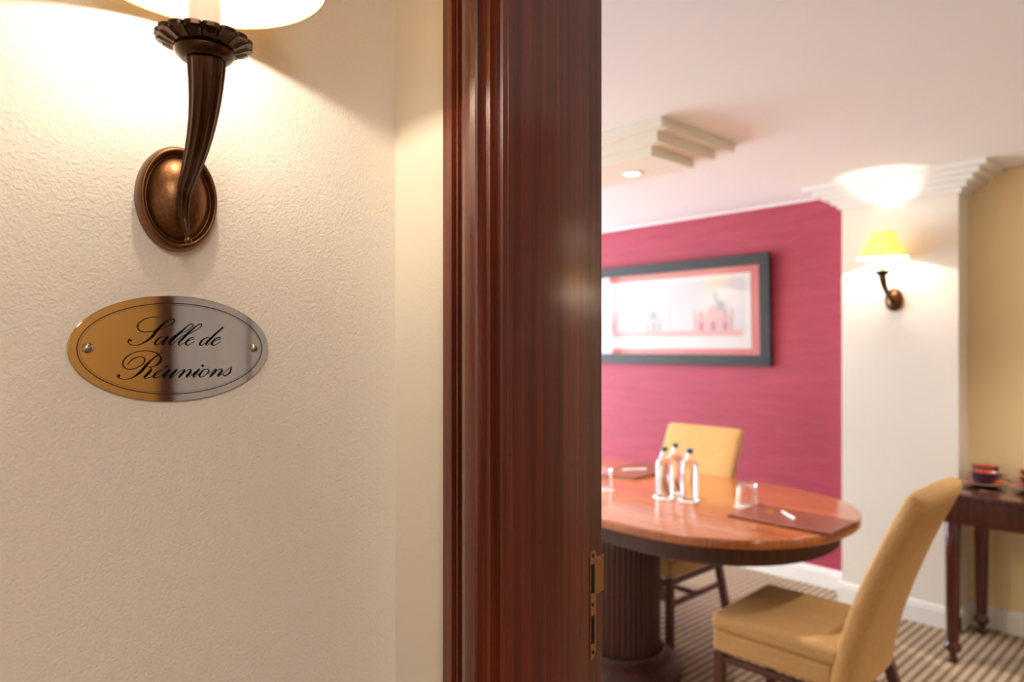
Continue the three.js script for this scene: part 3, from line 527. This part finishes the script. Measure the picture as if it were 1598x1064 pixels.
tumbler(2.545, -2.11, 'on the far side of the bottles');
function folder(x, z, turn, label, penLabel, pen) {
  const g = thing('leather_folder', label, 'folder', [x, TY, z], turn, 'brown leather folders');
  mesh('back_cover', box(-0.125, 0.125, 0, 0.0045, -0.2, 0.2, 0.0015), M.leather, g);
  mesh('sheets', box(-0.118, 0.119, 0.0045, 0.0075, -0.193, 0.193), M.paper, g);
  mesh('front_cover', box(-0.125, 0.125, 0.0075, 0.0115, -0.2, 0.2, 0.0015), M.leather, g);
  mesh('spine', box(-0.128, -0.122, 0.0005, 0.011, -0.2, 0.2, 0.002), M.leather, g);
  const em = new THREE.CylinderGeometry(0.02, 0.02, 0.0003, 24); em.scale(1.5, 1, 1); em.translate(0.03, 0.0116, -0.1); mesh('emblem', em, std({ color: '#a4703a', roughness: 0.4, metalness: 0.4 }), g);
  const pg = thing('ballpoint_pen', penLabel, 'pen', [pen[0], TY + 0.0115 + 0.0052, pen[1]], pen[2], 'white pens');
  const b = lathe([[0, -0.07], [0.0012, -0.069], [0.0045, -0.056], [0.005, -0.05], [0.005, 0.062], [0.003, 0.068], [0, 0.068]], 20); b.rotateX(Math.PI / 2); mesh('barrel', b, M.penWhite, pg);
  mesh('clip', box(-0.0012, 0.0012, 0.0045, 0.0068, 0.025, 0.066, 0.0005), M.penWhite, pg);
}
folder(2.618, -1.238, 0.02, 'brown leather folder at the rounded table end', 'white pen on the folder at the rounded table end', [2.62, -1.254, -0.757]);
folder(3.02, -2.28, Math.PI / 2 + 0.06, 'brown leather folder in front of the chair by the red wall', 'white pen on the folder in front of the chair by the red wall', [2.99, -2.27, 0.9]);

// ---------------------------------------------------------------- side table with the cups
const CY = 0.77;
{
  const x0 = 3.53, x1 = 4.12, z0 = -1.015, z1 = 0.33;
  const g = thing('side_table', 'dark mahogany side table with turned legs against the beige wall', 'table', [(x0 + x1) / 2, 0, (z0 + z1) / 2]);
  const ox = -(x0 + x1) / 2, oz = -(z0 + z1) / 2, B = (a, b, c, d, e, f, r) => { const q = box(a, b, c, d, e, f, r); q.translate(ox, 0, oz); return q; };
  mesh('table_top', B(x0, x1, CY - 0.02, CY, z0, z1, 0.006), M.consoleWood, g);
  mesh('edge_moulding', B(x0 + 0.012, x1 - 0.012, CY - 0.03, CY - 0.02, z0 + 0.012, z1 - 0.012, 0.004), M.consoleWood, g);
  const ax0 = x0 + 0.035, ax1 = x1 - 0.035, az0 = z0 + 0.035, az1 = z1 - 0.035, yb = CY - 0.14, yt = CY - 0.03;
  for (const [a, b, c, d] of [[ax0, ax0 + 0.02, az0, az1], [ax1 - 0.02, ax1, az0, az1], [ax0, ax1, az0, az0 + 0.02], [ax0, ax1, az1 - 0.02, az1]]) mesh('apron', B(a, b, yb, yt, c, d), M.consoleWood, g);
  const leg = boxUV(lathe([[0, 0], [0.017, 0], [0.022, 0.008], [0.021, 0.02], [0.014, 0.032], [0.018, 0.044], [0.032, 0.056], [0.036, 0.07], [0.031, 0.084], [0.023, 0.092], [0.0255, 0.11], [0.029, 0.25], [0.031, 0.48], [0.0325, 0.49], [0.031, 0.5], [0.031, yb], [0, yb]], 28));
  for (const lx of [ax0 + 0.027, ax1 - 0.027]) for (const lz of [az0 + 0.027, az1 - 0.027]) {
    const l = leg.clone(); l.translate(lx + ox, 0, lz + oz);
    mesh('leg', join([l, B(lx - 0.03, lx + 0.03, yb, yt, lz - 0.03, lz + 0.03)]), M.consoleWood, g);
  }
}
{
  const sa = lathe([[0, 0.003], [0.026, 0.003], [0.028, 0], [0.032, 0.0005], [0.05, 0.007], [0.076, 0.0165], [0.0775, 0.0185]], 48), sb = lathe([[0.0775, 0.0185], [0.076, 0.0195], [0.05, 0.0105], [0.03, 0.006], [0, 0.0055]], 48);
  const rim = new THREE.TorusGeometry(0.077, 0.0013, 8, 60); rim.rotateX(Math.PI / 2); rim.translate(0, 0.0188, 0);
  const co = lathe([[0, 0.003], [0.02, 0.003], [0.022, 0], [0.024, 0.001], [0.03, 0.012], [0.038, 0.03], [0.0425, 0.05], [0.043, 0.054]], 48), ci = lathe([[0.043, 0.054], [0.041, 0.0545], [0.0405, 0.05], [0.036, 0.03], [0.027, 0.012], [0, 0.006]], 48);
  const hc = new THREE.CatmullRomCurve3([[0.04, 0.046, 0], [0.056, 0.047, 0], [0.064, 0.036, 0], [0.056, 0.022, 0], [0.035, 0.02, 0]].map((p) => new THREE.Vector3(...p))), hg = new THREE.TubeGeometry(hc, 24, 0.0036, 10);
  for (const q of [sa, sb, rim]) q.scale(1.18, 1.1, 1.18);
  for (const q of [co, ci, hg]) q.scale(1.36, 1.14, 1.36);
  const set = (x, z, turn, which, stack = 0) => {
    const s = thing('saucer', 'orange and dark blue saucer ' + which, 'saucer', [x, CY, z], turn, 'glazed saucers');
    mesh('underside', sa, M.cupBlue, s); mesh('dish', sb, M.cupOrange, s); mesh('rim', rim, M.rimSand, s);
    const c = thing('coffee_cup', 'dark blue cup with orange inside ' + which, 'cup', [x, CY + 0.0066, z], turn, 'glazed cups');
    mesh('outside', co, M.cupBlue, c); mesh('inside', ci, M.cupOrange, c); mesh('handle', hg, M.cupBlue, c);
  };
  M.rimSand = std({ color: '#b9a184', roughness: 0.3 });
  set(3.815, -0.885, -0.6, 'in front of the pair nearest the pillar');
  set(4.01, -0.925, -0.4, 'behind the pair nearest the pillar');
  set(3.815, -0.69, -0.8, 'in the front row away from the pillar');
  set(4.01, -0.73, -0.5, 'in the back row away from the pillar');
  const sp = thing('teaspoon', 'small steel teaspoon lying between the saucers', 'spoon', [3.68, CY, -0.80], 0.35);
  const bowl = new THREE.SphereGeometry(0.014, 20, 12); bowl.scale(0.8, 0.22, 1.3); bowl.translate(0, 0.0035, -0.055); mesh('bowl', bowl, M.steel, sp);
  mesh('handle', box(-0.002, 0.002, 0.001, 0.003, -0.04, 0.06, 0.0008), M.steel, sp);
}

// ---------------------------------------------------------------- ceiling spots
function downlight(x, z, y, label, cd = SPOT_CD) {
  const g = thing('ceiling_spot', label, 'ceiling light', [x, y, z], 0, 'recessed ceiling spots');
  mesh('trim_ring', lathe([[0.034, -0.002], [0.036, -0.005], [0.044, -0.004], [0.047, 0], [0.034, 0]], 40), M.trim, g);
  mesh('lens', lathe([[0, -0.003], [0.035, -0.003], [0.035, -0.0015], [0, -0.0015]], 32), M.spotGlow, g);
  const l = new THREE.SpotLight(SPOT_COLOR, cd, 0, 0.95, 0.6, 2); l.position.set(0, -0.012, 0); l.target.position.set(0, -2, 0); l.castShadow = true; l.shadow.radius = 1.5; g.add(l); g.add(l.target); l.name = 'spot_light'; l.target.name = 'spot_aim';
}
downlight(2.507, -1.914, CEIL - 0.111, 'round recessed spot under the stepped drop panel at its near end');
downlight(2.507, -3.0, CEIL - 0.111, 'round recessed spot in the middle of the stepped drop panel');
downlight(2.507, -4.1, CEIL - 0.111, 'round recessed spot under the stepped drop panel by the window end');
downlight(3.3, -0.1, CEIL, 'round recessed spot in the ceiling in front of the side table');
{ // opal ceiling light of the corridor, behind the photographer
  const g = thing('ceiling_panel_light', 'square edged opal light panel on the corridor ceiling', 'ceiling light', [-0.35, 2.45, 1.15]);
  mesh('frame', join([box(-0.32, 0.32, -0.03, 0, -0.62, -0.6), box(-0.32, 0.32, -0.03, 0, 0.6, 0.62), box(-0.32, -0.3, -0.03, 0, -0.6, 0.6), box(0.3, 0.32, -0.03, 0, -0.6, 0.6)]), M.trim, g);
  mesh('diffuser', box(-0.3, 0.3, -0.024, -0.018, -0.6, 0.6), M.panelGlow, g);
  const l = new THREE.RectAreaLight(PANEL_COLOR, PANEL_NITS, 0.58, 1.18); l.position.set(0, -0.034, 0); l.rotation.x = -Math.PI / 2; l.name = 'panel_light'; g.add(l);
}

renderer.render(scene, camera);
